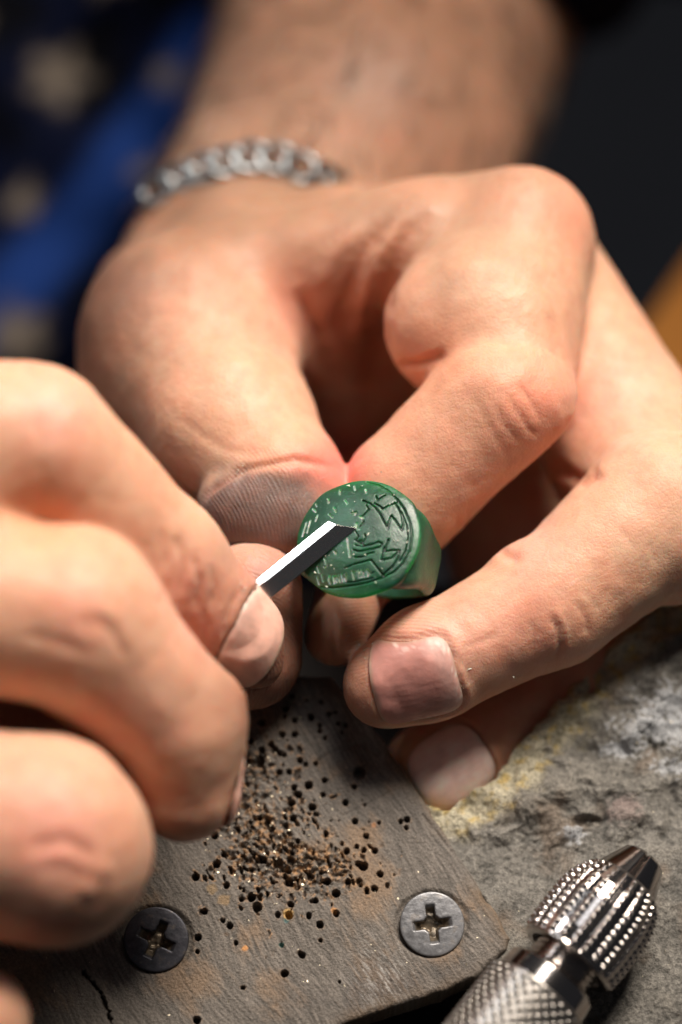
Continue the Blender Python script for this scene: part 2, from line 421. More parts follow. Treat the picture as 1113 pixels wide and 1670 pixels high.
#            polyline px                                   depth width    (positive = groove)
CR['L'] = [
    ([(640, 600), (700, 590), (725, 572)], 9, 7), ([(622, 520), (612, 600), (600, 640)], 14, 20),
    ([(700, 340), (650, 400), (628, 470), (622, 530)], 8, 15), ([(640, 350), (590, 420), (560, 500), (545, 560)], 10, 14),
    ([(665, 350), (615, 420), (592, 480), (575, 560)], -12, 13), ([(600, 360), (540, 420), (510, 480)], -7, 14), ([(480, 470), (520, 540), (530, 620)], 8, 14),
    ([(880, 740), (925, 700), (930, 640)], 3, 10), ([(905, 760), (950, 785), (985, 770)], 7, 11),
    ([(800, 880), (822, 902), (850, 914)], 6, 9), ([(540, 975), (545, 1030), (548, 1090)], 3, 4), ([(826, 640), (842, 668), (864, 700), (884, 716)], 3, 4), ([(842, 622), (864, 652), (886, 690)], 2.5, 4),
    ([(806, 655), (822, 690), (850, 726)], 2.5, 4), ([(770, 640), (800, 700), (835, 760)], 1.5, 4),
    ([(748, 830), (742, 868), (727, 900)], 2, 4), ([(765, 812), (762, 850), (750, 885)], 1.6, 4), ([(716, 845), (712, 880), (706, 905)], 1.5, 4),
    ([(895, 995), (912, 1030), (915, 1062), (902, 1090)], 3.5, 4), ([(905, 985), (924, 1025), (926, 1065)], -3, 4), ([(865, 1010), (872, 1040), (866, 1070)], 2, 4), ([(935, 975), (958, 1010), (962, 1040)], 2.5, 4),
    ([(945, 955), (985, 1000)], 1.5, 4), ([(606, 1092), (655, 1066), (712, 1054), (745, 1075)], 5, 5), ([(755, 1054), (790, 1045), (815, 1030)], 2.5, 4), ([(742, 1062), (760, 1090), (764, 1120)], 3, 5),
    ([(330, 822), (350, 795), (400, 766), (480, 750), (560, 765)], 8, 6), ([(300, 690), (360, 730), (430, 745)], 2, 8),
    ([(400, 500), (440, 560), (455, 640)], 3, 30), ([(870, 430), (905, 500), (912, 600)], 3, 10), ([(1010, 860), (1040, 900)], 2, 4), ([(1055, 880), (1075, 930)], 2, 4),
    ([(640, 1205), (690, 1212), (760, 1190), (800, 1200)], 2, 5),
]
CR['R'] = [
    ([(362, 1080), (368, 1040), (378, 990), (392, 955)], 4, 6), ([(285, 870), (302, 920), (292, 970)], 5, 9), ([(312, 895), (327, 950), (318, 1000)], 4.5, 6), ([(262, 860), (272, 930)], 3, 8), ([(345, 920), (352, 960), (345, 1000)], 3, 5), ([(300, 905), (270, 960), (262, 1000)], 2, 5),
    ([(330, 985), (338, 1020), (330, 1050)], 2, 5), ([(120, 1010), (160, 1020), (200, 1050)], 3, 12), ([(40, 1385), (110, 1372), (160, 1400)], 6, 12), ([(60, 1420), (120, 1412), (150, 1430)], 3, 7), ([(150, 1000), (190, 1030), (205, 1080)], 4, 9), ([(30, 1035), (90, 1045), (150, 1070)], 3, 10), ([(130, 1455), (160, 1440), (180, 1400)], -6, 14),
    ([(100, 1420), (150, 1440), (180, 1430)], 3, 10), ([(60, 660), (70, 720), (60, 780)], 2, 12),
]
# colour blobs: px, py, radius, rgb, strength
SK = np.array([0.68, 0.385, 0.26])
BL = {}
DT = {'L': [(420, 835, 118, 66, 12, (0.17, 0.115, 0.10), .92), (600, 1120, 55, 75, 0, (0.30, 0.15, 0.10), .6)], 'R': [(455, 1060, 62, 130, 20, (0.17, 0.085, 0.06), .9)]}   # engraving dirt: px, py, rx, ry, rotation, colour, strength
BL['L'] = [
    (920, 330, 70, (0.72, 0.30, 0.20), .5), (880, 650, 75, (0.78, 0.30, 0.20), .65), (865, 560, 50, (0.75, 0.36, 0.25), .3), (840, 480, 90, (0.60, 0.42, 0.28), .35), (700, 575, 60, (0.80, 0.32, 0.19), .5),
    (560, 500, 90, (0.74, 0.34, 0.26), .4), (470, 500, 60, (0.80, 0.36, 0.28), .35), (550, 760, 55, (0.80, 0.20, 0.17), .7), (500, 770, 40, (0.75, 0.25, 0.20), .5),
    (740, 760, 80, (0.80, 0.38, 0.27), .3), (860, 1030, 80, (0.76, 0.34, 0.25), .45), (1000, 660, 70, (0.70, 0.42, 0.34), .4), (700, 1050, 80, (0.72, 0.38, 0.32), .4), (1000, 800, 60, (0.82, 0.40, 0.28), .3),
    (640, 1080, 70, (0.60, 0.32, 0.25), .4), (600, 1130, 50, (0.50, 0.27, 0.20), .5), (870, 890, 60, (0.76, 0.38, 0.32), .4),
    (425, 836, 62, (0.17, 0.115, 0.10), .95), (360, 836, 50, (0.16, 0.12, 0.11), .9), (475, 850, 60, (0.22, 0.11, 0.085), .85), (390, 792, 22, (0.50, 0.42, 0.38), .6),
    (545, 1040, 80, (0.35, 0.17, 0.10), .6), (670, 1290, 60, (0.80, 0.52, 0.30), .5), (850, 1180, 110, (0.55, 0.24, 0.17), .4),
    (650, 60, 350, (0.22, 0.115, 0.07), .95), (300, 350, 110, (0.30, 0.16, 0.10), .85), (130, 540, 90, (0.28, 0.15, 0.10), .8), (470, 290, 90, (0.32, 0.18, 0.11), .7), (160, 450, 100, (0.19, 0.10, 0.07), .85), (320, 120, 130, (0.14, 0.08, 0.055), .7), (880, 60, 90, (0.2, 0.11, 0.07), .5), (300, 180, 100, (0.45, 0.28, 0.20), .6),  # dark forearm, wrist and thumb-base blobs: shade painted in, partly hair tone
]
BL['R'] = [
    (60, 830, 90, (0.75, 0.30, 0.15), .4), (310, 960, 60, (0.80, 0.36, 0.27), .45), (340, 1040, 50, (0.76, 0.34, 0.28), .4), (130, 1010, 60, (0.76, 0.32, 0.24), .4), (240, 1180, 80, (0.76, 0.36, 0.27), .3),
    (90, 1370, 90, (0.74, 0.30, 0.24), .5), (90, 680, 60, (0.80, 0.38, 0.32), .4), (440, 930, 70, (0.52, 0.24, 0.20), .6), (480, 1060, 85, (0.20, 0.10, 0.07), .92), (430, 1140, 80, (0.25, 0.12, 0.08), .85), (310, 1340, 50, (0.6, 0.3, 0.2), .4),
]
def build_hand(key, prims, lo, hi, h):
    F_, l_, h_ = sdf_grid(prims, lo, hi, h); V, F = surface_nets(F_, l_, h_); V = relax(V, F, 2, 0.6); n = normals(V, F)
    px, py = proj(V); front = sstep(-0.15, 0.25, n[:, 2]); nearz = V[:, 2]
    disp = 1.6 * fbm(V / 60.0, 3) + 5 * perlin(V / 170.0 + 5)
    for pts, dep, wd in CR[key]:
        wob = 2.5 * perlin(np.stack([px / 14, py / 14, px * 0], 1)); d, tp = segt(px + wob, py + wob * .6, pts)
        disp = disp - dep * np.exp(-(d / wd) ** 2) * front * tp
    for q in NAILS:
        if q[0] is not prims: continue
        rho, s, t, z = nail_rho(q, V); m = (z > -95) * sstep(0, .3, n @ nail_frame(*q[1:4])[3])
        rim = np.exp(-((rho - 1.12) / 0.10) ** 2) * sstep(0.75, -0.2, s / q[4]); disp = disp + m * (3.2 * rim - 3.0 * sstep(1.04, 0.96, rho) - 2.0 * np.exp(-((rho - 1.02) / .035) ** 2))
    # fine transverse wrinkles
    f = perlin(np.stack([(px * .8 + py * .6) / 9, (py * .8 - px * .6) / 45, V[:, 2] / 60], 1)); disp = disp + 0.45 * f
    V = V + n * disp[:, None]
    col = np.tile(SK, (len(V), 1)); m1 = fbm(V / 120.0 + 3, 4)[:, None]; m2 = fbm(V / 35.0 + 9, 3)[:, None]
    col = col + np.array([0.015, -0.040, -0.032]) * m1 + np.array([0.012, -0.022, -0.02]) * m2
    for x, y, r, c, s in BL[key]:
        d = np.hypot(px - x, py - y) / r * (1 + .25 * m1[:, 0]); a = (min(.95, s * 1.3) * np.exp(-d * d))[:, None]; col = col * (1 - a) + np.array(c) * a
    for x, y, rx, ry, ro, c, s in DT[key]:
        ca, sa = math.cos(math.radians(ro)), math.sin(math.radians(ro)); qx, qy = px - x, py - y
        d = np.hypot((qx * ca - qy * sa) / rx, (qx * sa + qy * ca) / ry) + .12 * m1[:, 0] + .10 * m2[:, 0]; a = (s * sstep(1.15, .7, d) * (V[:, 2] > -260))[:, None]; col = col * (1 - a) + np.array(c) * (1 + .25 * m2) * a
    for pts, dep, wd in CR[key]:
        if dep > 0:
            d, tp = segt(px, py, pts); a = (min(.4, dep * .045) * np.exp(-(d / (wd * .9)) ** 2) * front * tp)[:, None]; col = col * (1 - a) + np.array([0.62, 0.24, 0.15]) * a  # grooves tinted redder; above the middle nail this paints the fold's shadow
    det = np.zeros((len(V), 3))
    def ridge(cx, cy, per, regions, k=1.0):
        r = np.hypot(px - cx, py - cy); wt = 0
        for x, y, rad in regions: wt = np.maximum(wt, sstep(1.1, .55, np.hypot(px - x, py - y) / rad) * sstep(-.7, .3, perlin(V / 24.0)))
        wob = 6 * perlin(V / 45.0); det[:, 0] = np.where(wt > 0, (r + wob) / per, det[:, 0]); det[:, 1] = np.maximum(det[:, 1], wt * k)
    if key == 'L':
        ridge(240, 900, 6.5, [(430, 830, 110)]); m = (px > 540) & (py > 960)
        r = np.hypot(px - 640, py - 1330); wt = sstep(1.1, .5, np.hypot(px - 640, py - 1030) / 110) * m; det[:, 0] = np.where(m, r / 6.5 + .6 * perlin(V / 45.0), det[:, 0]); det[:, 1] = np.maximum(det[:, 1] * ~m, wt * .9)
        # arm hair shade
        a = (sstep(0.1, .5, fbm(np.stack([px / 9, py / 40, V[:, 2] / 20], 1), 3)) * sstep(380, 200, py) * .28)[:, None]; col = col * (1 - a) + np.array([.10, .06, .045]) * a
    else:
        ridge(360, 1110, 6.2, [(450, 960, 90), (460, 1060, 95), (430, 1120, 70)])
    return W(V), F, np.clip(col, .02, .95), det
import time as _t; _t0 = _t.time()
A = build_hand('L', LH, (-650, -620, -2500), (1000, 1250, 110), 6.0)
B = build_hand('R', RH, (-1500, -1100, -480), (30, 420, 640), 6.0)
print('hands', len(A[0]), len(B[0]), _t.time() - _t0)
Vb = np.concatenate([A[0], B[0]]); Fb = np.concatenate([A[1], B[1] + len(A[0])])
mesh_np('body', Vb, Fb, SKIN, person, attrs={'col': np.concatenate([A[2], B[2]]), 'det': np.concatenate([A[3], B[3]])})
for q in NAILS:                              # nails: curved plates lying on the skin
    c, l, b, n = nail_frame(*q[1:4]); a_, b_, e = q[4:7]; nr, nt_ = 26, 72
    rr = np.linspace(0, 1, nr)[:, None]; th = np.linspace(0, 2 * math.pi, nt_, endpoint=False)[None]
    ct, st = np.cos(th), np.sin(th); k = (np.abs(ct) ** e + np.abs(st) ** e) ** (-1 / e)
    s = rr * k * ct * a_; t = rr * k * st * b_
    X = c + s[..., None] * l + t[..., None] * b + 120 * n
    for _ in range(60):
        dd = sdf_pts(q[0], X); X = X - n * np.clip(dd, -4, 40)[..., None] * .8
    z = (X - c) @ n; z0 = z[0, 0]
    flat = z0 - (t / b_) ** 2 * b_ * .24 - 0.02 * a_ * (s / a_) ** 2 * 3          # the nail's own curve
    z = np.maximum(np.minimum(.35 * z + .65 * flat, z + 7), z - 1.0) + 2.2 - 4.5 * (rr ** 14)
    z = z + .35 * perlin(np.stack([t / 3.5, s / 60, t * 0 + a_], -1)) + .5 * perlin(X / 25)
    z = z + 1.0 * sstep(.3, 1, s / a_)                                         # lifted free edge
    X = c + s[..., None] * l + t[..., None] * b + z[..., None] * n
    rho = rr + 0 * th; u = s / a_
    base, tip = np.array(q[7]), np.array(q[8]); m = sstep(.86, .93, u + .05 * perlin(X / 20))[..., None]
    col = base * (1 - m) + tip * m; lun = (sstep(-.45, -.8, u - .25 * (t / b_) ** 2) * .25)[..., None]; col = col * (1 - lun) + np.array([.85, .62, .55]) * lun
    col = col * (1 + .16 * fbm(X / 22, 3)[..., None] + .08 * perlin(np.stack([t / 3.5, s / 60, t * 0], -1))[..., None]); dust = (sstep(.78, .97, rho) * sstep(.1, .6, fbm(X / 7, 3)) * (u < .3))[..., None] * .7; col = col * (1 - dust) + np.array([.8, .7, .62]) * dust; edge = sstep(.95, 1.0, rho)[..., None] * .6; col = col * (1 - edge) + np.array([.45, .30, .2]) * edge
    F = grid_faces(nr, nt_, True)
    nv = X.reshape(-1, 3); mesh_np('fingernail', W(nv), F, NAIL, person, attrs={'col': np.clip(col.reshape(-1, 3), 0.02, .95)})
# hairs on the forearm and wrist
hp = A[0]; hc = w2c(hp); hx_, hy_ = proj(hc); hn = normals(hc, A[1]); sel = np.where((hn[:, 2] > -.35) & (hy_ < 345 - .1 * hx_) & (hy_ > -150) & (hc[:, 2] < -420))[0]
hs = rng.choice(sel, min(420, len(sel)), replace=False); HV = []; HF = []
for j, i in enumerate(hs):
    p = hc[i]; n = hn[i]; g = np.array([-.55, -.8, .1]) + .45 * rng.normal(size=3); g -= n * (g @ n); g /= np.linalg.norm(g); sd = np.cross(n, g); L_ = rng.uniform(50, 120); q = [p, p + g * L_ * .35 + n * L_ * .16, p + g * L_ * .7 + n * L_ * .22, p + g * L_ + n * L_ * .18]
    for k, (c, wd_) in enumerate(zip(q, (1.6, 1.5, 1.1, .3))): HV += [c + sd * wd_, c - sd * wd_ * .5 + n * wd_, c - sd * wd_ * .5 - n * wd_]
    for k in range(3):
        for e in range(3): a0 = j * 12 + k * 3; HF.append([a0 + e, a0 + (e + 1) % 3, a0 + 3 + (e + 1) % 3, a0 + 3 + e])
hair = mesh_np('arm_hair', W(np.array(HV)), np.array(HF), simple('dark_hair', (.07, .04, .025), .5), person); hair['kind'] = 'stuff'
# ------------------------------------------------------------------ shirt: torso and sleeve, with folds
SH = [ell((-350, 700, -2700), (980, 1900, 560), -25, 20), cone((1050, -600, -2100), 520, (760, -330, -1650), 430, 60), cone((250, -500, -2700), 700, (1050, -600, -2100), 560, 90),
      cone((520, -180, -1950), 80, (-60, 640, -1950), 130, 40), cone((380, -260, -2050), 90, (-100, 200, -1950), 120, 40), cone((-1500, 300, -1600), 420, (-900, 700, -250), 370, 80), cone((-1500, 300, -1600), 500, (-700, -100, -2500), 600, 80)]
F_, l_, h_ = sdf_grid(SH, (-3000, -2600, -3500), (1700, 1900, 300), 28.0)
V, F = surface_nets(F_, l_, h_); V = relax(V, F, 2, .6); n = normals(V, F)
V = V + n * (30 * fbm(V / 300 + 2, 3) + 22 * np.sin((V[:, 0] + V[:, 1] * .9) / 75 + 2 * perlin(V / 350)))[:, None]
px, py = proj(V)
col = np.tile([0.002, 0.004, 0.018], (len(V), 1)); a = sstep(-.15, .2, fbm(V / 260 + 11, 2))[:, None]; col = col * (1 - a) + np.array([.001, .0012, .003]) * a
band = sstep(75, 30, seg2(px, py, [(345, 60), (150, 340), (0, 490), (-80, 560)]))[:, None] * .9; col = col * (1 - band) + np.array([.010, .036, .17]) * band  # lit diagonal fold of the shirt, painted as a lighter blue band
for x, y, r in [(95, 125, 44), (270, 125, 22), (40, 330, 24), (30, 545, 42), (238, 275, 20), (-120, 260, 50), (-200, 480, 40), (-60, 40, 30), (180, -60, 40)]:
    th = np.arctan2(py - y, px - x); rr = np.hypot(px - x, py - y) / (r * (1 + .3 * np.sin(5 * th + x))); a = sstep(1.15, .75, rr)[:, None]
    col = col * (1 - a) + np.array([.17, .14, .115]) * a
sh = mesh_np('shirt', W(V), F, CLOTH, person, attrs={'col': col})
# ------------------------------------------------------------------ bracelet: separate links round the wrist
br = thing('bracelet', 'silver curb chain bracelet lying round the wrist of the hand that holds the ring', 'bracelet', W(P(420, 280, -600)))
def torus_np(R, r, nu=28, nv=10, sx=1.0, twist=0.0):
    u = np.linspace(0, 2 * math.pi, nu, endpoint=False)[:, None]; v = np.linspace(0, 2 * math.pi, nv, endpoint=False)[None]
    x = (R + r * np.cos(v)) * np.cos(u) * sx; y = (R + r * np.cos(v)) * np.sin(u); z = r * np.sin(v) + 0 * u
    z = z + twist * np.sin(2 * u) ; i = np.arange(nu)[:, None]; j = np.arange(nv)[None]
    F = np.stack([i * nv + j, ((i + 1) % nu) * nv + j, ((i + 1) % nu) * nv + (j + 1) % nv, i * nv + (j + 1) % nv], -1).reshape(-1, 4)
    return np.stack([x, y, z], -1).reshape(-1, 3), F
lv, lf = torus_np(24, 8.5, sx=1.35, twist=4)
ctrl = [(262, 322, -600), (290, 304, -560), (350, 278, -480), (410, 266, -430), (460, 268, -400), (512, 292, -395), (560, 325, -420), (600, 350, -520)]
cp = []
for x, y, d in ctrl:                         # pull each control point on to the wrist surface
    X = P(x, y, 0) ; dr = P(x, y, -1000) - X; dr /= np.linalg.norm(dr); t = 0.0
    for _ in range(200):
        dd = float(sdf_pts(LH, (X + dr * t)[None])[0]); t += max(min(dd, 40), -5) * .8
        if dd < 1: break
    if x > 545: t = float((P(x, y, cp[-1][2] - 90) - X) @ dr)     # passes behind the back of the hand
    cp.append(X + dr * (t - 8))
cp = np.array(cp); seg = np.linalg.norm(np.diff(cp, axis=0), axis=1); cum = np.r_[0, np.cumsum(seg)]
nl = int(cum[-1] / 44); lm = None
for i in range(nl + 1):
    s = cum[-1] * i / nl; p = np.array([np.interp(s, cum, cp[:, q]) for q in range(3)]); p2 = np.array([np.interp(s + 5, cum, cp[:, q]) for q in range(3)]); p1 = np.array([np.interp(s - 5, cum, cp[:, q]) for q in range(3)])
    t = p2 - p1; t /= np.linalg.norm(t)
    g = np.array([float(sdf_pts(LH, (p + e)[None])[0] - sdf_pts(LH, (p - e)[None])[0]) for e in np.eye(3) * 6]); g /= np.linalg.norm(g) + 1e-9
    bn = np.cross(g, t); bn /= np.linalg.norm(bn); g = np.cross(t, bn)
    ang = math.radians(38); y_ = bn * math.cos(ang) + g * math.sin(ang); z_ = np.cross(t, y_)
    Rw = np.stack([cam2w(t), cam2w(y_), cam2w(z_)], 1)
    if lm is None:
        lk = mesh_np('link', lv + 0, lf, SILVER, br); lm = lk.data
        co_ = (lv * U2M).astype(np.float32); lm.vertices.foreach_set('co', co_.ravel()); lm.update()
    else: lk = bpy.data.objects.new('link', lm); C.objects.link(lk); lk.parent = br
    wp = W(p + g * 14) * U2M - np.array(br['_o']); M = Matrix(Rw.tolist()).to_4x4(); lk.matrix_local = Matrix.Translation(Vector(wp)) @ M
# ================================================================== bench pin (wood) and its screws
def poly_sd(x, y, pts):
    d = seg2(x, y, list(pts) + [pts[0]]); ins = np.zeros(x.shape, bool); n = len(pts)
    for i in range(n):
        (x0, y0), (x1, y1) = pts[i], pts[(i + 1) % n]
        c = ((y0 > y) != (y1 > y)) & (x < (x1 - x0) * (y - y0) / (y1 - y0 + 1e-12) + x0); ins ^= c
    return np.where(ins, -d, d)
def slab(pxpoly, res, z0, thick, heightf, colorf, lim, edge_noise=4.0, rnd=8.0):
    poly = [tuple(onplane(x, y, z0)[:2]) for x, y in pxpoly]
    a = np.array(poly); lo = np.maximum(a.min(0), lim[0]) - 30; hi = np.minimum(a.max(0), lim[1]) + 30
    nx, ny = int((hi[0] - lo[0]) / res), int((hi[1] - lo[1]) / res)
    X, Y = np.meshgrid(np.linspace(lo[0], hi[0], nx), np.linspace(lo[1], hi[1], ny), indexing='ij')
    q = np.stack([X / 40, Y / 40, X * 0], -1); wob = edge_noise * fbm(q, 4)
    sd = poly_sd(X, Y, poly) + wob
    gx, gy = np.gradient(sd, res); gl = np.hypot(gx, gy) + 1e-9; out = np.maximum(sd + rnd * .0, 0)
    Xn = X - np.where(out > 0, out * gx / gl, 0); Yn = Y - np.where(out > 0, out * gy / gl, 0)
    wz = np.stack([Xn, Yn, Xn * 0 + z0], -1); pc = w2c(wz); px, py = proj(pc)
    H, extra = heightf(Xn, Yn, px, py, -sd)
    nsteps = res * 7; drop = np.clip(out / nsteps, 0, 1) * thick
    rd = rnd * (1 - np.sqrt(np.clip(1 - np.clip(1 + sd / rnd, 0, 1) ** 2, 0, 1)))
    Z = z0 + H - rd - drop
    V = np.stack([Xn, Yn, Z], -1).reshape(-1, 3); keep = (sd < nsteps + 2 * res).reshape(-1)
    F = grid_faces(nx, ny); F = F[keep[F].all(1)]
    used = np.unique(F); mp = np.full(len(V), -1); mp[used] = np.arange(len(used)); col = colorf(Xn, Yn, px, py, -sd, H, extra, out)
    return V[used], mp[F], np.clip(col.reshape(-1, 3)[used], .003, .95)
# pits read off the photograph (px, py, radius)
HOLES = [(390 + x / 3.975, 1110 + y / 3.975, r / 3.975) for x, y, r in [(300, 183, 25), (298, 230, 17), (362, 258, 22), (468, 238, 26), (455, 225, 12), (521, 290, 18), (522, 328, 17), (585, 215, 20), (625, 205, 16), (535, 138, 16), (558, 372, 15),
    (645, 278, 18), (690, 292, 20), (668, 335, 15), (360, 350, 26), (280, 350, 26), (315, 388, 9), (148, 452, 26), (210, 415, 26), (235, 445, 26), (265, 468, 24), (290, 478, 22), (395, 516, 23), (432, 542, 20), (497, 536, 18), (135, 535, 32), (286, 546, 10),
    (325, 590, 23), (262, 592, 24), (555, 646, 21), (452, 676, 30), (546, 738, 20), (357, 690, 24), (385, 738, 28), (690, 788, 24), (475, 820, 30), (815, 800, 12), (800, 775, 8), (748, 686, 22), (780, 595, 48), (752, 910, 23), (844, 914, 9), (908, 918, 15),
    (1050, 913, 19), (1090, 900, 24), (1086, 954, 18), (596, 906, 10), (648, 908, 8), (825, 1006, 22), (568, 992, 17), (765, 1075, 18), (880, 1098, 22), (340, 790, 30), (135, 885, 24), (350, 890, 26), (205, 955, 32), (70, 390, 28), (150, 270, 30), (60, 520, 22), (438, 128, 14), (343, 100, 18), (828, 408, 6)]]
HOLES += [(300 + x / 3.092, 1350 + y / 3.092, r / 3.092) for x, y, r in [(920, 40, 17), (872, 95, 14), (963, 115, 18), (908, 112, 17), (990, 232, 20), (962, 306, 20), (890, 288, 14), (905, 192, 26), (880, 180, 18), (822, 118, 18), (828, 272, 18), (768, 330, 24), (572, 298, 18), (768, 432, 19),
    (686, 488, 21), (664, 366, 18), (630, 442, 19), (596, 640, 20), (585, 632, 14), (508, 735, 22), (298, 806, 13), (66, 970, 22), (104, 422, 18), (72, 552, 20), (68, 624, 14), (232, 494, 19), (198, 466, 15), (215, 292, 20), (342, 350, 25), (370, 400, 28), (290, 360, 15), (474, 438, 18), (540, 385, 18), (530, 440, 24),
    (400, 160, 24), (475, 180, 30), (540, 165, 26), (155, 38, 24), (165, 185, 22), (200, 135, 16), (60, 250, 22), (262, 580, 14), (690, 568, 12), (786, 778, 9), (492, 590, 13), (414, 652, 6), (716, 28, 16), (645, 370, 12), (640, 245, 22), (725, 270, 20), (300, 315, 12)]]
HOLES += [(150 + x, 1400 + y, r) for x, y, r in []]
def cluster_mask(px, py):
    m = np.exp(-(((px - 430) / 75) ** 2 + ((py - 1375) / 85) ** 2)); m = np.maximum(m, np.exp(-(((px - 505) / 85) ** 2 + ((py - 1410) / 45) ** 2))); m = np.maximum(m, .8 * np.exp(-(((px - 415) / 45) ** 2 + ((py - 1270) / 60) ** 2)))
    return m
hr = []
while len(hr) < 520:
    x, y = rng.uniform(290, 660), rng.uniform(1150, 1530)
    if rng.random() < float(cluster_mask(np.array(x), np.array(y))) ** 1.3: hr.append((x, y, 1.3 + 5.5 * rng.random() ** 1.8))
def grain(X, Y, a=-58, s1=60.0, s2=5.0):
    c, s = math.cos(math.radians(a)), math.sin(math.radians(a)); u = X * c + Y * s; v = -X * s + Y * c
    wv = 14 * perlin(np.stack([X / 160, Y / 160, X * 0], -1)); return fbm(np.stack([u / s1, (v + wv) / s2, X * 0], -1), 4)
for _ in range(24):
    while True:
        x, y = rng.uniform(340, 600), rng.uniform(1200, 1460)
        if rng.random() < float(cluster_mask(np.array(x), np.array(y))): break
    hr.append((x, y, rng.uniform(6, 10)))
hrs = set(hr)
def board_h(X, Y, px, py, ins):
    gm = sstep(-.6, .7, perlin(np.stack([X / 70, Y / 70, X * 0 + 3], -1))); H = (.35 + .8 * gm) * grain(X, Y) + .7 * (1 - .6 * gm) * grain(X, Y, -50, 16, 3.0) + .5 * fbm(np.stack([X / 4, Y / 4, X * 0], -1), 2) + 4 * perlin(np.stack([X / 120, Y / 120, X * 0], -1))
    cm = cluster_mask(px, py); q = np.stack([X / 13, Y / 10, X * 0], -1); rough = fbm(q, 4)
    er = sstep(.3, .8, cm + .45 * fbm(q / 3 + 3, 3)); H = H - er * (4 + 9 * rough) ; pit = np.zeros(X.shape); rim = np.zeros(X.shape)
    x0, y0 = X[0, 0], Y[0, 0]; dx = X[1, 0] - X[0, 0] if X[1, 0] != X[0, 0] else 1.5
    nx, ny = X.shape
    for hx, hy, r in HOLES + hr:
        c = onplane(hx, hy, 0); R = r * .92; i0 = int((c[0] - glo[0]) / gres); j0 = int((c[1] - glo[1]) / gres); k = int(R * 3 / gres) + 3
        sl = (slice(max(i0 - k, 0), max(i0 + k, 0)), slice(max(j0 - k, 0), max(j0 + k, 0))); xx, yy = X[sl], Y[sl]
        if xx.size == 0: continue
        rnd_ = (hx, hy, r) in hrs; el = rng.uniform(1.2, 2.6) if rnd_ else rng.uniform(1, 1.2); an = rng.normal(-1.0, .5); dxx, dyy = xx - c[0], yy - c[1]
        d = np.hypot(dxx * math.cos(an) + dyy * math.sin(an), (-dxx * math.sin(an) + dyy * math.cos(an)) * el) / R; d = d * (1 + (.45 if rnd_ else .12) * perlin(np.stack([xx / 5, yy / 5, xx * 0], -1)))
        dep = sstep(1.12, .72, d); deep = min(26, 5 + R * rng.uniform(1.6, 3.2)) * (rng.uniform(.25, 1) if rnd_ else 1); H[sl] = np.minimum(H[sl], H[sl] * (1 - dep) - deep * dep) + .9 * np.exp(-((d - 1.2) / .15) ** 2); rim[sl] = np.maximum(rim[sl], np.exp(-((d - 1.35) / .35) ** 2) * (1 if rnd_ else .25)); pit[sl] = np.maximum(pit[sl], dep * (rng.choice([.15, .5, .95]) if rnd_ else (.95 if r < 9 else .3)))
    d = seg2(px, py, [(135, 1585), (165, 1620), (185, 1680)]) + 5 * fbm(np.stack([px / 8, py / 8, px * 0], -1), 4); H = H - 14 * sstep(3.2, .8, d); pit = np.maximum(pit, sstep(4, 1, d) * .5)
    for sx, sy in ((705, 1507), (255, 1532)):
        d = np.hypot(px - sx, (py - sy) * 1.1); H = H - 7 * sstep(66, 54, d); H = H - 20 * sstep(53, 48, d)
    for pts, dp, wd in [([(520, 1240), (545, 1225), (600, 1210)], 2.5, 2.5), ([(522, 1240), (515, 1262)], 2, 2), ([(590, 1215), (620, 1232)], 2.5, 3), ([(560, 1330), (640, 1290)], 1.5, 2), ([(690, 1330), (760, 1420), (800, 1480)], 3, 3)]:
        H = H - dp * np.exp(-(seg2(px, py, pts) / wd) ** 2)
    return H, (er, pit, cm, rough, rim)
def board_c(X, Y, px, py, ins, H, ex, out):
    er, pit, cm, rough, rim = ex; g1 = grain(X, Y)[..., None]; g2 = grain(X, Y, -54, 30, 2.4)[..., None]; b = fbm(np.stack([X / 110, Y / 110, X * 0 + 4], -1), 4)[..., None]
    c = np.array([.150, .130, .113]) * (1 + .42 * g1 + .38 * g2); tan = np.array([.27, .175, .105]); m = sstep(.0, .7, b + .25 * g1) * .65; c = c * (1 - m) + tan * m
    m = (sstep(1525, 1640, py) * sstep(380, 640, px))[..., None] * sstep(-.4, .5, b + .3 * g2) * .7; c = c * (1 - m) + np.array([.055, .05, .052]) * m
    m = (np.exp(-((px - 625) / 45) ** 2 - ((py - 1600) / 60) ** 2)[..., None]) * sstep(0, .6, g2) * .8; c = c * (1 - m) + np.array([.5, .48, .46]) * m
    m = (sstep(30, 4, ins))[..., None] * .6 * sstep(-.5, .3, b); c = c * (1 - m) + np.array([.15, .10, .06]) * m
    r2 = fbm(np.stack([X / 9, Y / 9, X * 0 + 8], -1), 4)[..., None]; m = er[..., None] * sstep(-.05, .55, r2 + .4 * b) * .8; c = c * (1 - m) + np.array([.44, .24, .11]) * m
    m = er[..., None] * sstep(.05, .55, -rough[..., None]) * .9; c = c * (1 - m) + np.array([.05, .035, .025]) * m
    m = rim[..., None] * sstep(-.2, .4, r2) * .75; c = c * (1 - m) + np.array([.42, .24, .12]) * m
    c = c * (1 - .88 * pit[..., None]) + np.array([.03, .016, .009]) * .88 * pit[..., None]
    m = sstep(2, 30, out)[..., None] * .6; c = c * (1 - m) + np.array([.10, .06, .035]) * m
    for x, y, r, k in [(400, 1546, 5, (.6, .28, .1)), (467, 1500, 5, (.09, .16, .16)), (460, 1540, 4, (.09, .2, .18)), (610, 1345, 4, (.4, .2, .1)), (346, 1450, 9, (.24, .17, .10)), (365, 1468, 10, (.24, .165, .095)), (470, 1490, 9, (.45, .28, .10)), (545, 1485, 5, (.5, .25, .1))]:
        a = sstep(1.2, .7, np.hypot(px - x, py - y) / r * (1 + .3 * r2[..., 0]))[..., None]; c = c * (1 - a) + np.array(k) * a
    return c
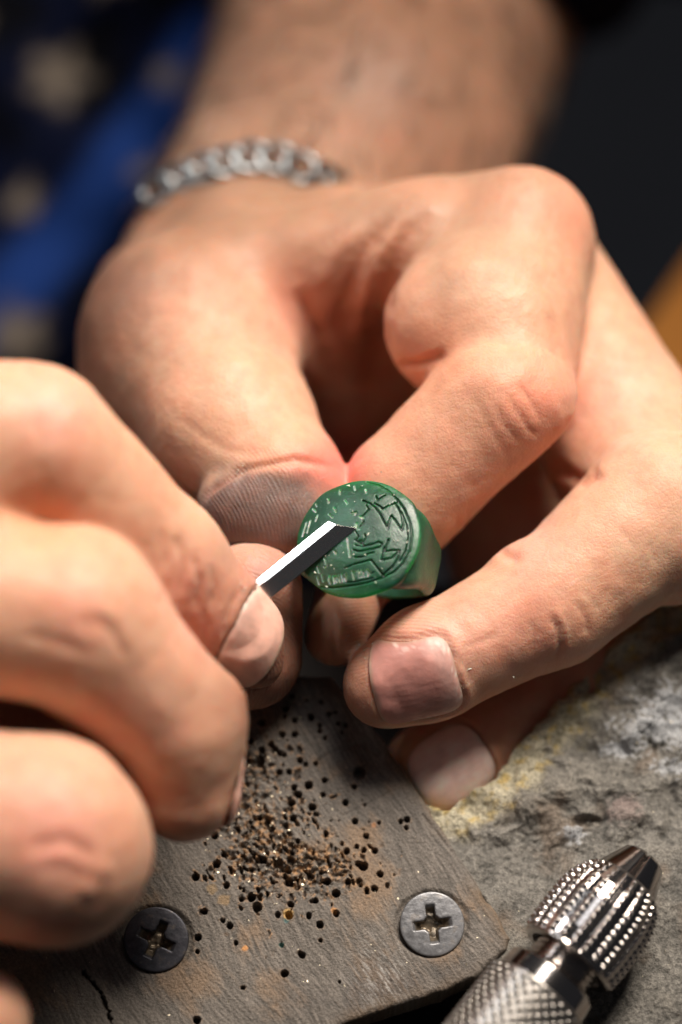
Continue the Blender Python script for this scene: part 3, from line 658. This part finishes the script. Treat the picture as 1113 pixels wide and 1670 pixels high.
pin = thing('bench_pin', 'worn grey wooden bench pin riddled with small drill holes, under the hands', 'bench pin', W(w2c(onplane(450, 1400, -60))))
BP = [(150, 1085), (330, 1100), (470, 1098), (540, 1104), (565, 1135), (632, 1215), (700, 1318), (765, 1420), (812, 1492), (832, 1530), (826, 1548), (780, 1590), (722, 1618), (640, 1642), (560, 1672), (480, 1720), (380, 1800), (-60, 1800), (-60, 1300)]
gres = 1.65
_a = np.array([tuple(onplane(x, y, 0)[:2]) for x, y in BP]); _lim = (np.array([-640, -900]), np.array([900, 900])); glo = np.maximum(_a.min(0), _lim[0]) - 30
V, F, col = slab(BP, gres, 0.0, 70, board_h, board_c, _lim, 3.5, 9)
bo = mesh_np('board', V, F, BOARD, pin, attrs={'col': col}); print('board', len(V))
Vb2 = V[V[:, 2] > -26]
# screws
def screw(px_, py_, rot, label, tone):
    c = onplane(px_, py_, 5); R = 53.0; h = 1.3
    n = (int(2 * (R + 6) / h), int(2 * (R + 6) / h), int(40 / h)); ax = [(-R - 6) + h * np.arange(n[0]), (-R - 6) + h * np.arange(n[1]), -28 + h * np.arange(n[2])]
    X = np.stack(np.meshgrid(*ax, indexing='ij'), -1); r = np.hypot(X[..., 0], X[..., 1]); z = X[..., 2]
    top = z - (7 - 2.0 * (r / R) ** 2 - .3 * fbm(X / 10, 3)); side = r - R - np.minimum(z - 2, 0) * .8
    Fd = -smin(-top, -side, 3.0); Fd = np.maximum(Fd, -z - 22)
    a = math.radians(rot); u = X[..., 0] * math.cos(a) + X[..., 1] * math.sin(a); v = -X[..., 0] * math.sin(a) + X[..., 1] * math.cos(a)
    tz = np.clip((7 - z) / 24, 0, 1)
    w1 = 7.5 - 2.5 * tz + .8 * perlin(X / 8); l1 = 33 - 20 * tz
    ax1 = np.maximum(np.abs(u) - l1, np.abs(v) - w1); ax2 = np.maximum(np.abs(v) - l1, np.abs(u) - w1); dia = (np.abs(u) + np.abs(v)) / 1.414 - (15 - 6 * tz)
    rec = np.minimum(np.minimum(ax1, ax2), dia); rec = np.maximum(rec, -(z + 10 + 4 * fbm(X / 14 + px_, 2)))
    Fd = -smin(-Fd, rec, 1.5)
    V, F = surface_nets(Fd.astype(np.float32), np.array([ax[0][0], ax[1][0], ax[2][0]]), h); V = relax(V, F, 1, .5)
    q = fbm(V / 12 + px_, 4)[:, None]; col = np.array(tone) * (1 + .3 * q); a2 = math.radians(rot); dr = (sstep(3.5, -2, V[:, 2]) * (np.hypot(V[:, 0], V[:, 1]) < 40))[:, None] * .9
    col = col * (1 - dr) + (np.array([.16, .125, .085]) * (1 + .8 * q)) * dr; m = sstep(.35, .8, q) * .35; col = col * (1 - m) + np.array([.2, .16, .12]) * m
    ta = math.radians(7); axv = np.array([.85, .53, 0]); axv /= np.linalg.norm(axv); cr_ = np.cross(axv, V); V = V * math.cos(ta) + cr_ * math.sin(ta) + axv * (V @ axv)[:, None] * (1 - math.cos(ta))
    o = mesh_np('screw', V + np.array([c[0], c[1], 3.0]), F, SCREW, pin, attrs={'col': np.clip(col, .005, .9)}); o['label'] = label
screw(705, 1507, 8, 'lighter grey cross-head screw beside the pin vise', (.22, .22, .232))
screw(255, 1532, -24, 'darker cross-head screw in the shadow of the near hand', (.075, .075, .09))  # the near hand's shadow is painted into this darker tone
def flecks(name, base, fn, n, szr, parent, m):
    T = []; Fs = []
    for i in range(n):
        c = fn(); s = rng.uniform(*szr); q = rng.normal(size=(4, 3)) * s; q[:, 2] *= .6; T.append(q + c); Fs += [[4 * i, 4 * i + 1, 4 * i + 2], [4 * i, 4 * i + 2, 4 * i + 3], [4 * i, 4 * i + 3, 4 * i + 1], [4 * i + 1, 4 * i + 3, 4 * i + 2]]
    o = mesh_np(name, np.concatenate(T), np.array(Fs), m, parent, smooth=False); o['kind'] = 'stuff'; return o
def cl_pt():
    while True:
        v = Vb2[rng.integers(len(Vb2))]; x, y = proj(w2c(v[None])); k = cluster_mask(x[0], y[0])
        if rng.random() < max(k, .04): return v + np.array([0, 0, .6])
flecks('metal_filings', None, cl_pt, 1100, (.5, 1.6), pin, FLECK)
# ================================================================== stone slab
SP = [(652, 1240), (700, 1320), (722, 1318), (770, 1290), (830, 1250), (862, 1190), (905, 1160), (950, 1105), (1000, 1050), (1050, 990), (1120, 945), (1300, 830), (1900, 800), (1900, 2100), (640, 2100), (690, 1700), (800, 1600), (830, 1530), (750, 1430), (690, 1330), (640, 1250)]
SP = [(690, 1308), (722, 1322), (770, 1290), (830, 1240), (855, 1200), (905, 1150), (950, 1105), (1000, 1050), (1050, 1000), (1120, 945), (1300, 830), (1900, 800), (1900, 2100), (700, 2100), (690, 1760), (770, 1640), (812, 1560), (790, 1480), (700, 1350)]
SZ = -8.0
def ps(X, Y, s, z=0.0): return np.stack([X / s, Y / s, X * 0 + z], -1)
def stone_h(X, Y, px, py, ins):
    wx = X + 18 * perlin(ps(X, Y, 60, 3)); wy = Y + 18 * perlin(ps(X, Y, 60, 7))
    big = fbm(ps(wx, wy, 150, 1), 3); med = fbm(ps(wx, wy, 45, 2), 4); fine = fbm(ps(X, Y, 9, 5), 4)
    rid = 1 - np.abs(fbm(ps(wx, wy, 70, 9), 3)) * 2.2; crack = .55 * sstep(.80, 1.0, rid) * sstep(.05, .45, perlin(ps(X, Y, 90, 4)))
    amp = sstep(1560, 1250, py) * .8 + .35
    H = amp * (22 * big + 10 * med + 2 * np.abs(fbm(ps(wx, wy, 26, 12), 3))) + 1.6 * fine - 9 * crack * amp - 3
    H = H * sstep(-5, 30, ins + 12)
    d = np.hypot((px - 960) / 26, (py - 1338) / 10); H = H - 16 * sstep(1.2, .6, d)                # chip hole
    d = np.hypot((px - 1025) / 38, (py - 1318) / 30); H = H + 4 * sstep(1.2, .7, d)
    under = sstep(16, 60, poly_sd(px, py, [(700, 1340), (830, 1530), (900, 1640), (1000, 1640), (1090, 1440), (1010, 1380), (860, 1520), (760, 1440)]))
    near = sstep(90, 20, seg2(px, py, [(700, 1310), (840, 1540), (1080, 1420)])); H = np.where(H > 0, H * (1 - .9 * near), H)
    return H, (big, med, fine, crack)
def stone_c(X, Y, px, py, ins, H, ex, out):
    big, med, fine, crack = [e[..., None] for e in ex]; c = np.array([.165, .153, .135]) * (1 + .45 * med + .45 * fine)
    m = sstep(0, .8, big + .4 * med) * .4; c = c * (1 - m) + np.array([.22, .195, .16]) * m
    m = sstep(.15, .7, fbm(ps(X, Y, 100, 22), 4))[..., None] * .5; c = c * (1 - m) + np.array([.17, .115, .075]) * m
    for x, y, rx, ry in [(1095, 1150, 60, 35), (1085, 1190, 75, 30), (1010, 1222, 45, 16), (1020, 1215, 30, 14), (1100, 1250, 30, 14), (940, 1360, 20, 14)]:
        d = np.hypot((px - x) / rx, (py - y) / ry)[..., None] - .8 * fine - .5 * med; a = sstep(1.15, .4, d) * .85; c = c * (1 - a) + np.array([.38, .39, .41]) * a
    # ochre crust along the worn edge
    band = sstep(75, 32, ins + 22 * med[..., 0] + 10 * fine[..., 0]) * sstep(640, 720, px); a = band[..., None] * .9; k = sstep(-.1, .7, fbm(ps(X, Y, 22, 31), 3))[..., None]
    cr = np.array([.52, .47, .34]) * (1 - k) + np.array([.58, .43, .15]) * k; cr = cr * (1 + .25 * fine); sel = sstep(1380, 1330, py)[..., None]; a = a * sel; c = c * (1 - a) + cr * a
    d = np.hypot((px - 1020) / 32, (py - 1320) / 26)[..., None] - .4 * fine; a = sstep(1.1, .5, d) * .4; c = c * (1 - a) + np.array([.30, .20, .185]) * a
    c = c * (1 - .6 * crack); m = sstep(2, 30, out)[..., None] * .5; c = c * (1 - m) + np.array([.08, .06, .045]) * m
    m = sstep(.5, .9, fbm(ps(X, Y, 6, 41), 3))[..., None] * .7; c = c * (1 - m) + np.array([.05, .045, .04]) * m
    return c
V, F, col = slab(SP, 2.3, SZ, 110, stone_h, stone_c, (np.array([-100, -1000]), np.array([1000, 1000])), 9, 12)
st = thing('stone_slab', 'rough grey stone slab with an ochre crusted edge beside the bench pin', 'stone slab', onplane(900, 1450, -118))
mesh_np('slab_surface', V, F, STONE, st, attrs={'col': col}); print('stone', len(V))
sv = V[V[:, 2] > SZ - 25]
flecks('mica_grains', None, lambda: sv[rng.integers(len(sv))] + np.array([0, 0, .6]), 1000, (.4, 1.1), st, FLECK)
# bench top far below the pin, near black to paint the shade there
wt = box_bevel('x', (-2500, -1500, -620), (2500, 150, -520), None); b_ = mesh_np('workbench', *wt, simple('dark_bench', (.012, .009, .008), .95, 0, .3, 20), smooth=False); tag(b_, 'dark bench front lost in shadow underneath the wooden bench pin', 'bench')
# ================================================================== ring
fx, fy = 580, 872
n_ = np.array([-0.30, 0.42, 1.0]); n_ /= np.linalg.norm(n_)
dn = np.array([-0.10, -1.0, 0.0]); dn -= n_ * (dn @ n_); dn /= np.linalg.norm(dn); v_ = -dn; u_ = np.cross(v_, n_)
FC = P(fx, fy, 56)
h = 1.15; RH_, RO, RI = 107.0, 109.0, 90.0
ax = [np.arange(-118, 119, h), np.arange(-112, 113, h), np.arange(-222, 14, h)]
X = np.stack(np.meshgrid(*ax, indexing='ij'), -1).astype(np.float32); u, v, w_ = X[..., 0], X[..., 1], X[..., 2]
cw = -RO - 4; sq = sstep(cw - 10, cw + 60, w_); wq = np.where(w_ > cw, 1.0, 0.0); p_ = 2 + .9 * sq; rad = (np.abs(u) ** p_ + np.abs(w_ - cw) ** p_) ** (1 / p_); hw = 34 + 16 * sstep(-205, -110, w_) + 28 * sstep(-110, -10, w_)
band = -smin(-(rad - RO), -(np.abs(v) - hw), 26)
dome = w_ + 0.0019 * (u * u + v * v) - 3
rr = np.hypot(u, v * 1.02); head = -smin(-(rr - RH_ - np.minimum(0, (w_ + 6)) * .12), -dome, 7); head = np.maximum(head, -w_ - 21)
sh_ = np.hypot(u, v) - (RH_ - 4 + np.maximum(0, -w_ - 6) * .5); band = -smin(-band, -sh_, 12); band = np.maximum(band, dome + 2.5)
G = smin(band, head, 12)
hole = np.hypot(u, w_ - cw) - RI; G = -smin(-G, hole, 5)
# engraved strokes, read off an enlargement of the photograph
def ZT(x, y):
    px_, py_ = 400 + x / 3.092, 740 + y / 3.092; o = np.array([0, 0, D]); d = P(px_, py_, 0) - o; t = ((FC - o) @ n_) / (d @ n_); q = o + d * t - FC; return float(q @ u_), float(q @ v_)
ST = [  # (points, radius, depth, closed)
    ([(600, 125), (660, 140), (705, 165), (755, 212), (795, 265), (822, 330), (832, 400), (820, 475), (785, 540), (740, 585), (690, 612), (610, 640), (520, 655), (430, 662), (370, 655)], 1.9),
    ([(745, 235), (785, 290), (808, 350), (815, 410), (800, 480), (770, 530)], 1.2),
    ([(655, 205), (665, 226), (700, 198)], 1.7), ([(690, 275), (725, 250), (762, 236), (762, 215)], 1.7), ([(648, 245), (680, 262), (693, 277)], 1.4),
    ([(592, 232), (625, 245), (655, 268), (680, 300), (700, 340), (718, 376), (722, 340), (734, 308), (752, 328), (785, 378), (790, 345), (785, 305), (765, 260)], 1.9),
    ([(722, 428), (700, 490), (740, 480), (772, 478), (762, 520), (735, 560), (700, 590), (688, 604)], 1.9), ([(700, 470), (685, 532), (735, 518), (765, 486)], 1.9),
    ([(635, 535), (660, 565), (688, 602)], 2.0), ([(548, 556), (590, 546), (635, 533)], 1.6),
    ([(548, 486), (575, 494), (610, 488), (650, 478), (685, 466), (690, 452), (672, 444), (650, 455), (620, 462), (590, 470), (560, 462)], 2.0), ([(552, 522), (590, 520), (620, 505), (650, 496)], 1.6), ([(562, 440), (585, 455), (600, 445), (612, 425), (605, 410)], 1.6),
    ([(575, 455), (600, 462), (590, 440), (568, 448)], 1.5), ([(600, 350), (582, 372), (600, 345), (588, 325), (608, 300), (625, 280)], 1.6), ([(560, 395), (575, 420), (560, 440)], 1.5), ([(625, 285), (610, 255)], 1.3),
    ([(645, 590), (625, 600)], 1.2), ([(500, 640), (560, 636), (640, 618)], 1.0), ([(500, 575), (540, 560)], 1.2)]
LET = [([(420, 610), (414, 625), (420, 640)], 1.2), ([(440, 610), (442, 640)], 1.2), ([(453, 608), (448, 622), (455, 636), (463, 622), (455, 608)], 1.1), ([(470, 606), (474, 636)], 1.2), ([(484, 602), (488, 634)], 1.2), ([(488, 604), (502, 632), (504, 600)], 1.1),
    ([(540, 594), (544, 624)], 1.2), ([(540, 594), (555, 592)], 1.0), ([(541, 608), (553, 606)], 1.0), ([(570, 588), (573, 616)], 1.2), ([(586, 584), (600, 612)], 1.1), ([(602, 582), (584, 614)], 1.1), ([(612, 580), (615, 608), (625, 592), (612, 580)], 1.1)]
SCR = [([(412, 218), (416, 240)], 1.3), ([(470, 172), (472, 195)], 1.3), ([(446, 268), (458, 292)], 1.4), ([(320, 325), (305, 385)], 1.3), ([(300, 330), (278, 400)], 1.3), ([(345, 235), (352, 250)], 1.1), ([(330, 262), (348, 280)], 1.1), ([(540, 150), (548, 175)], 1.1), ([(600, 170), (606, 190)], 1.0),
    ([(540, 300), (560, 296), (556, 310)], 1.8), ([(580, 320), (598, 326)], 1.5), ([(565, 355), (560, 380), (580, 384)], 1.4), ([(450, 490), (460, 505)], 1.2), ([(400, 520), (408, 560), (396, 564)], 1.2), ([(520, 430), (530, 520)], 1.0), ([(420, 300), (440, 320)], 1.0), ([(360, 300), (350, 330)], 1.0), ([(500, 230), (515, 250)], 1.0), ([(360, 560), (368, 590)], 1.0), ([(380, 600), (384, 630)], 1.0), ([(355, 610), (360, 640)], 1.0)]
topz = dome
km = ax[2] > -24; Gt = G[:, :, km]; Ut, Vt = u[:, :, km], v[:, :, km]; Tt = topz[:, :, km]
def carve(lst, dk=3.2):
    global Gt
    U0, V0 = Ut[:, :, 0], Vt[:, :, 0]
    for pts, r in lst:
        q = [ZT(*p) for p in pts]; d = seg2(U0, V0, q)[..., None]; g = np.hypot(d / (r * 1.25), np.minimum(Tt + .0, 0) / dk) - 1
        Gt = np.maximum(Gt, -(g * r))
ST = [(p, r * .62) for p, r in ST]; carve(ST); carve(LET, 2.2); carve(SCR, 2.0); G[:, :, km] = Gt
V, F = surface_nets(G.astype(np.float32), np.array([a[0] for a in ax]), h); V = relax(V, F, 1, .45)
dmark = lambda lst: np.min([seg2(V[:, 0], V[:, 1], [ZT(*p) for p in pts]) for pts, r in lst], axis=0)
on = sstep(-22, -14, V[:, 2]); nn = fbm(V / 18, 4)[:, None]; n2 = fbm(V / 50 + 4, 3)[:, None]
col = np.array([.0006, .062, .027]) * (1 + .35 * n2 + .15 * nn)
a = (sstep(2.1, .7, dmark(ST)) * on)[:, None] * .8; col = col * (1 - a) + np.array([.001, .015, .009]) * a
a = (sstep(2.6, 1.0, np.minimum(dmark(SCR), dmark(LET))) * on)[:, None] * (.45 + .4 * sstep(-.2, .4, nn)); col = col * (1 - a) + np.array([.42, .52, .46]) * a
a = on[:, None] * sstep(.55, .95, fbm(V / 5 + 30, 2))[:, None] * .25; col = col * (1 - a) + np.array([.35, .45, .4]) * a
Vc = FC + V[:, :1] * u_ + V[:, 1:2] * v_ + V[:, 2:3] * n_
ring = mesh_np('signet_ring', W(Vc), F, WAX, None, attrs={'col': np.clip(col, .002, .9)}); tag(ring, 'green wax signet ring with a half engraved round face held in the fingertips', 'ring'); print('ring', len(V))
# ================================================================== graver
tip = P(581, 858, 80); back = P(300, 1085, 80)
dr = back - tip; L = np.linalg.norm(dr); dr /= L
lampd = np.array(LAMP2, float) - tip; lampd /= np.linalg.norm(lampd); hv = lampd + np.array([0.0, 0, 1.0]); hv /= np.linalg.norm(hv); fa = hv - dr * (hv @ dr); fa /= np.linalg.norm(fa)
fb = np.cross(dr, fa);
if fb[0] < 0: fb = -fb
def bar_pt(s, x, y): return tip + dr * s + fb * x + fa * y
import bmesh
def solid(name, V, faces, m, parent=None, bev=1.2):
    bm = bmesh.new(); vs = [bm.verts.new(Vector(np.asarray(v) - V[0])) for v in V]
    for f in faces: bm.faces.new([vs[i] for i in f])
    bmesh.ops.recalc_face_normals(bm, faces=bm.faces); bmesh.ops.bevel(bm, geom=list(bm.edges), offset=bev, segments=2, affect='EDGES'); bmesh.ops.triangulate(bm, faces=bm.faces); bm.verts.ensure_lookup_table()
    VV = np.array([v.co for v in bm.verts]) + V[0]; FF = np.array([[v.index for v in f.verts] for f in bm.faces]); bm.free()
    return mesh_np(name, W(VV), FF, m, parent, smooth=False)
gv = thing('engraving_tool', 'square polished steel graver with a slanted tip cutting into the ring face', 'engraving tool', W(bar_pt(L * .5, 0, -30)))
# five-sided bar, the end ground on a slant: narrow bright facet, wide darker facet
E = [(-41, 0), (-27, 0), (-9, -20), (-18, -36), (-32, -30)]; sl = [30, 24, 0, 8, 27]
e0 = [bar_pt(sl[i], *E[i]) for i in range(5)]; e1 = [bar_pt(L, *E[i]) for i in range(5)]
solid('blade', np.array(e0 + e1), [(0, 1, 2, 3, 4), (9, 8, 7, 6, 5)] + [(i, i + 5, (i + 1) % 5 + 5, (i + 1) % 5) for i in range(5)], STEEL, gv, .45)
# ================================================================== pin vise
zax = 84.0
A0 = w2c(onplane(1054, 1398, zax - 8)); A1 = w2c(onplane(858, 1650, zax)); ad = A1 - A0; ad /= np.linalg.norm(ad)
e1_ = np.cross(ad, np.array([0, 0, 1.0])); e1_ /= np.linalg.norm(e1_); e2_ = np.cross(ad, e1_)
pv = thing('pin_vise', 'shiny knurled metal pin vise lying on the stone at the lower right', 'pin vise', W(A0 + ad * 250 - 0) * np.array([1, 1, 0]) + np.array([0, 0, SZ]))
def lathe(name, prof, m, nt=120, bumpf=None, res=1.6, smooth=True):
    prof = np.array(prof, float); seg = np.hypot(*np.diff(prof, axis=0).T); cum = np.r_[0, np.cumsum(seg)]; t = np.unique(np.r_[np.arange(0, cum[-1], res), cum])
    s = np.interp(t, cum, prof[:, 0])[:, None]; r = np.interp(t, cum, prof[:, 1])[:, None]; th = np.linspace(0, 2 * math.pi, nt, endpoint=False)[None]
    if bumpf: r = np.maximum(r + bumpf(s, th, r), .3)
    X = A0 + s[..., None] * ad + (r * np.cos(th))[..., None] * e1_ + (r * np.sin(th))[..., None] * e2_
    F = grid_faces(len(t), nt, True)[:, ::-1]; return mesh_np(name, W(X.reshape(-1, 3)), F, m, pv, smooth)
def slots(s, th, r): return -16 * np.exp(-((((th + .35) % (2 * math.pi / 3)) - math.pi / 3) / .07) ** 2) * sstep(62, 50, s) * (r > 12)
lathe('collet', [(8, 1), (8, 14), (2, 16), (0, 20), (1, 30), (6, 37), (60, 60), (64, 52), (64, 40)], CHROME, 240, slots, 1.2)
def beads(s, th, r):
    k = sstep(58, 64, s) * sstep(214, 208, s); n = 24; m = 2 * math.pi / 12.0
    g = np.clip(np.cos(n * th), -.3, 1) ; q = np.clip(np.cos(m * s), -.3, 1); b = np.maximum(g, 0) ** .7 * (np.maximum(q, 0) ** .7)
    return k * (r > 45) * (4.2 * b + 2.4 * np.maximum(g, 0) - 2.5)
lathe('chuck_sleeve', [(52, 50), (56, 60), (64, 68), (90, 80), (120, 86), (180, 86), (205, 84), (214, 82), (217, 78), (217, 66), (206, 62), (204, 50)], CHROME, 520, beads, 1.3)
def thread(s, th, r): return 2.2 * np.cos((s / 9.0) * 2 * math.pi - th) * (r > 45)
lathe('threaded_neck', [(200, 40), (200, 54), (262, 54), (262, 40)], CHROME, 160, thread, 1.2)
lathe('collar', [(248, 40), (248, 66), (251, 74), (256, 78), (286, 81), (290, 78), (291, 60)], CHROME, 200)
def knurl(s, th, r):
    n = 29; a = n * th; b = (s / 9.6) * math.pi; k = sstep(291, 296, s)
    return k * (r > 60) * (4.0 * (np.maximum(np.cos(a / 1 + b), 0) ** .6 * np.maximum(np.cos(a - b), 0) ** .6) - 1.5)
lathe('handle', [(286, 60), (287, 84), (290, 89), (294, 90), (640, 90), (640, 10)], SATIN, 740, knurl, 1.25)
# ================================================================== wax dust on the fingertips and the ring
WD = []
def surf(prims, x, y, d0=150):
    X = P(x, y, d0); dr_ = P(x, y, -1000) - X; dr_ /= np.linalg.norm(dr_); t = 0.0
    for _ in range(60):
        dd = float(sdf_pts(prims, (X + dr_ * t)[None])[0]); t += min(dd, 60) * .8
        if dd < .5: break
    return X + dr_ * t
for prims, x, y, sp, n in [(RH, 366, 1130, 14, 14), (RH, 392, 960, 12, 10), (RH, 372, 1060, 12, 8), (RH, 358, 888, 7, 3), (RH, 462, 890, 12, 5), (LH, 750, 1095, 14, 12), (LH, 838, 1103, 3, 2), (LH, 605, 1060, 30, 8), (LH, 760, 1120, 20, 6), (LH, 400, 768, 26, 8), (LH, 590, 775, 30, 5), (RH, 440, 1000, 30, 6)]:
    for _ in range(n): WD.append(surf(prims, x + rng.normal() * sp * .5, y + rng.normal() * sp * .6) + np.array([0, 0, 1.0]))
for _ in range(60):
    a_ = rng.uniform(0, 6.28); r_ = 95 * rng.random() ** .5; uu, vv = r_ * math.cos(a_), r_ * math.sin(a_); WD.append(FC + uu * u_ + vv * v_ + (3.6 - .0015 * r_ * r_) * n_)
WD = np.array(WD); it = iter(W(WD))
d_ = flecks('wax_dust', None, lambda: next(it), len(WD), (.6, 2.0), None, simple('pale_wax_dust', (.55, .56, .46), .7));
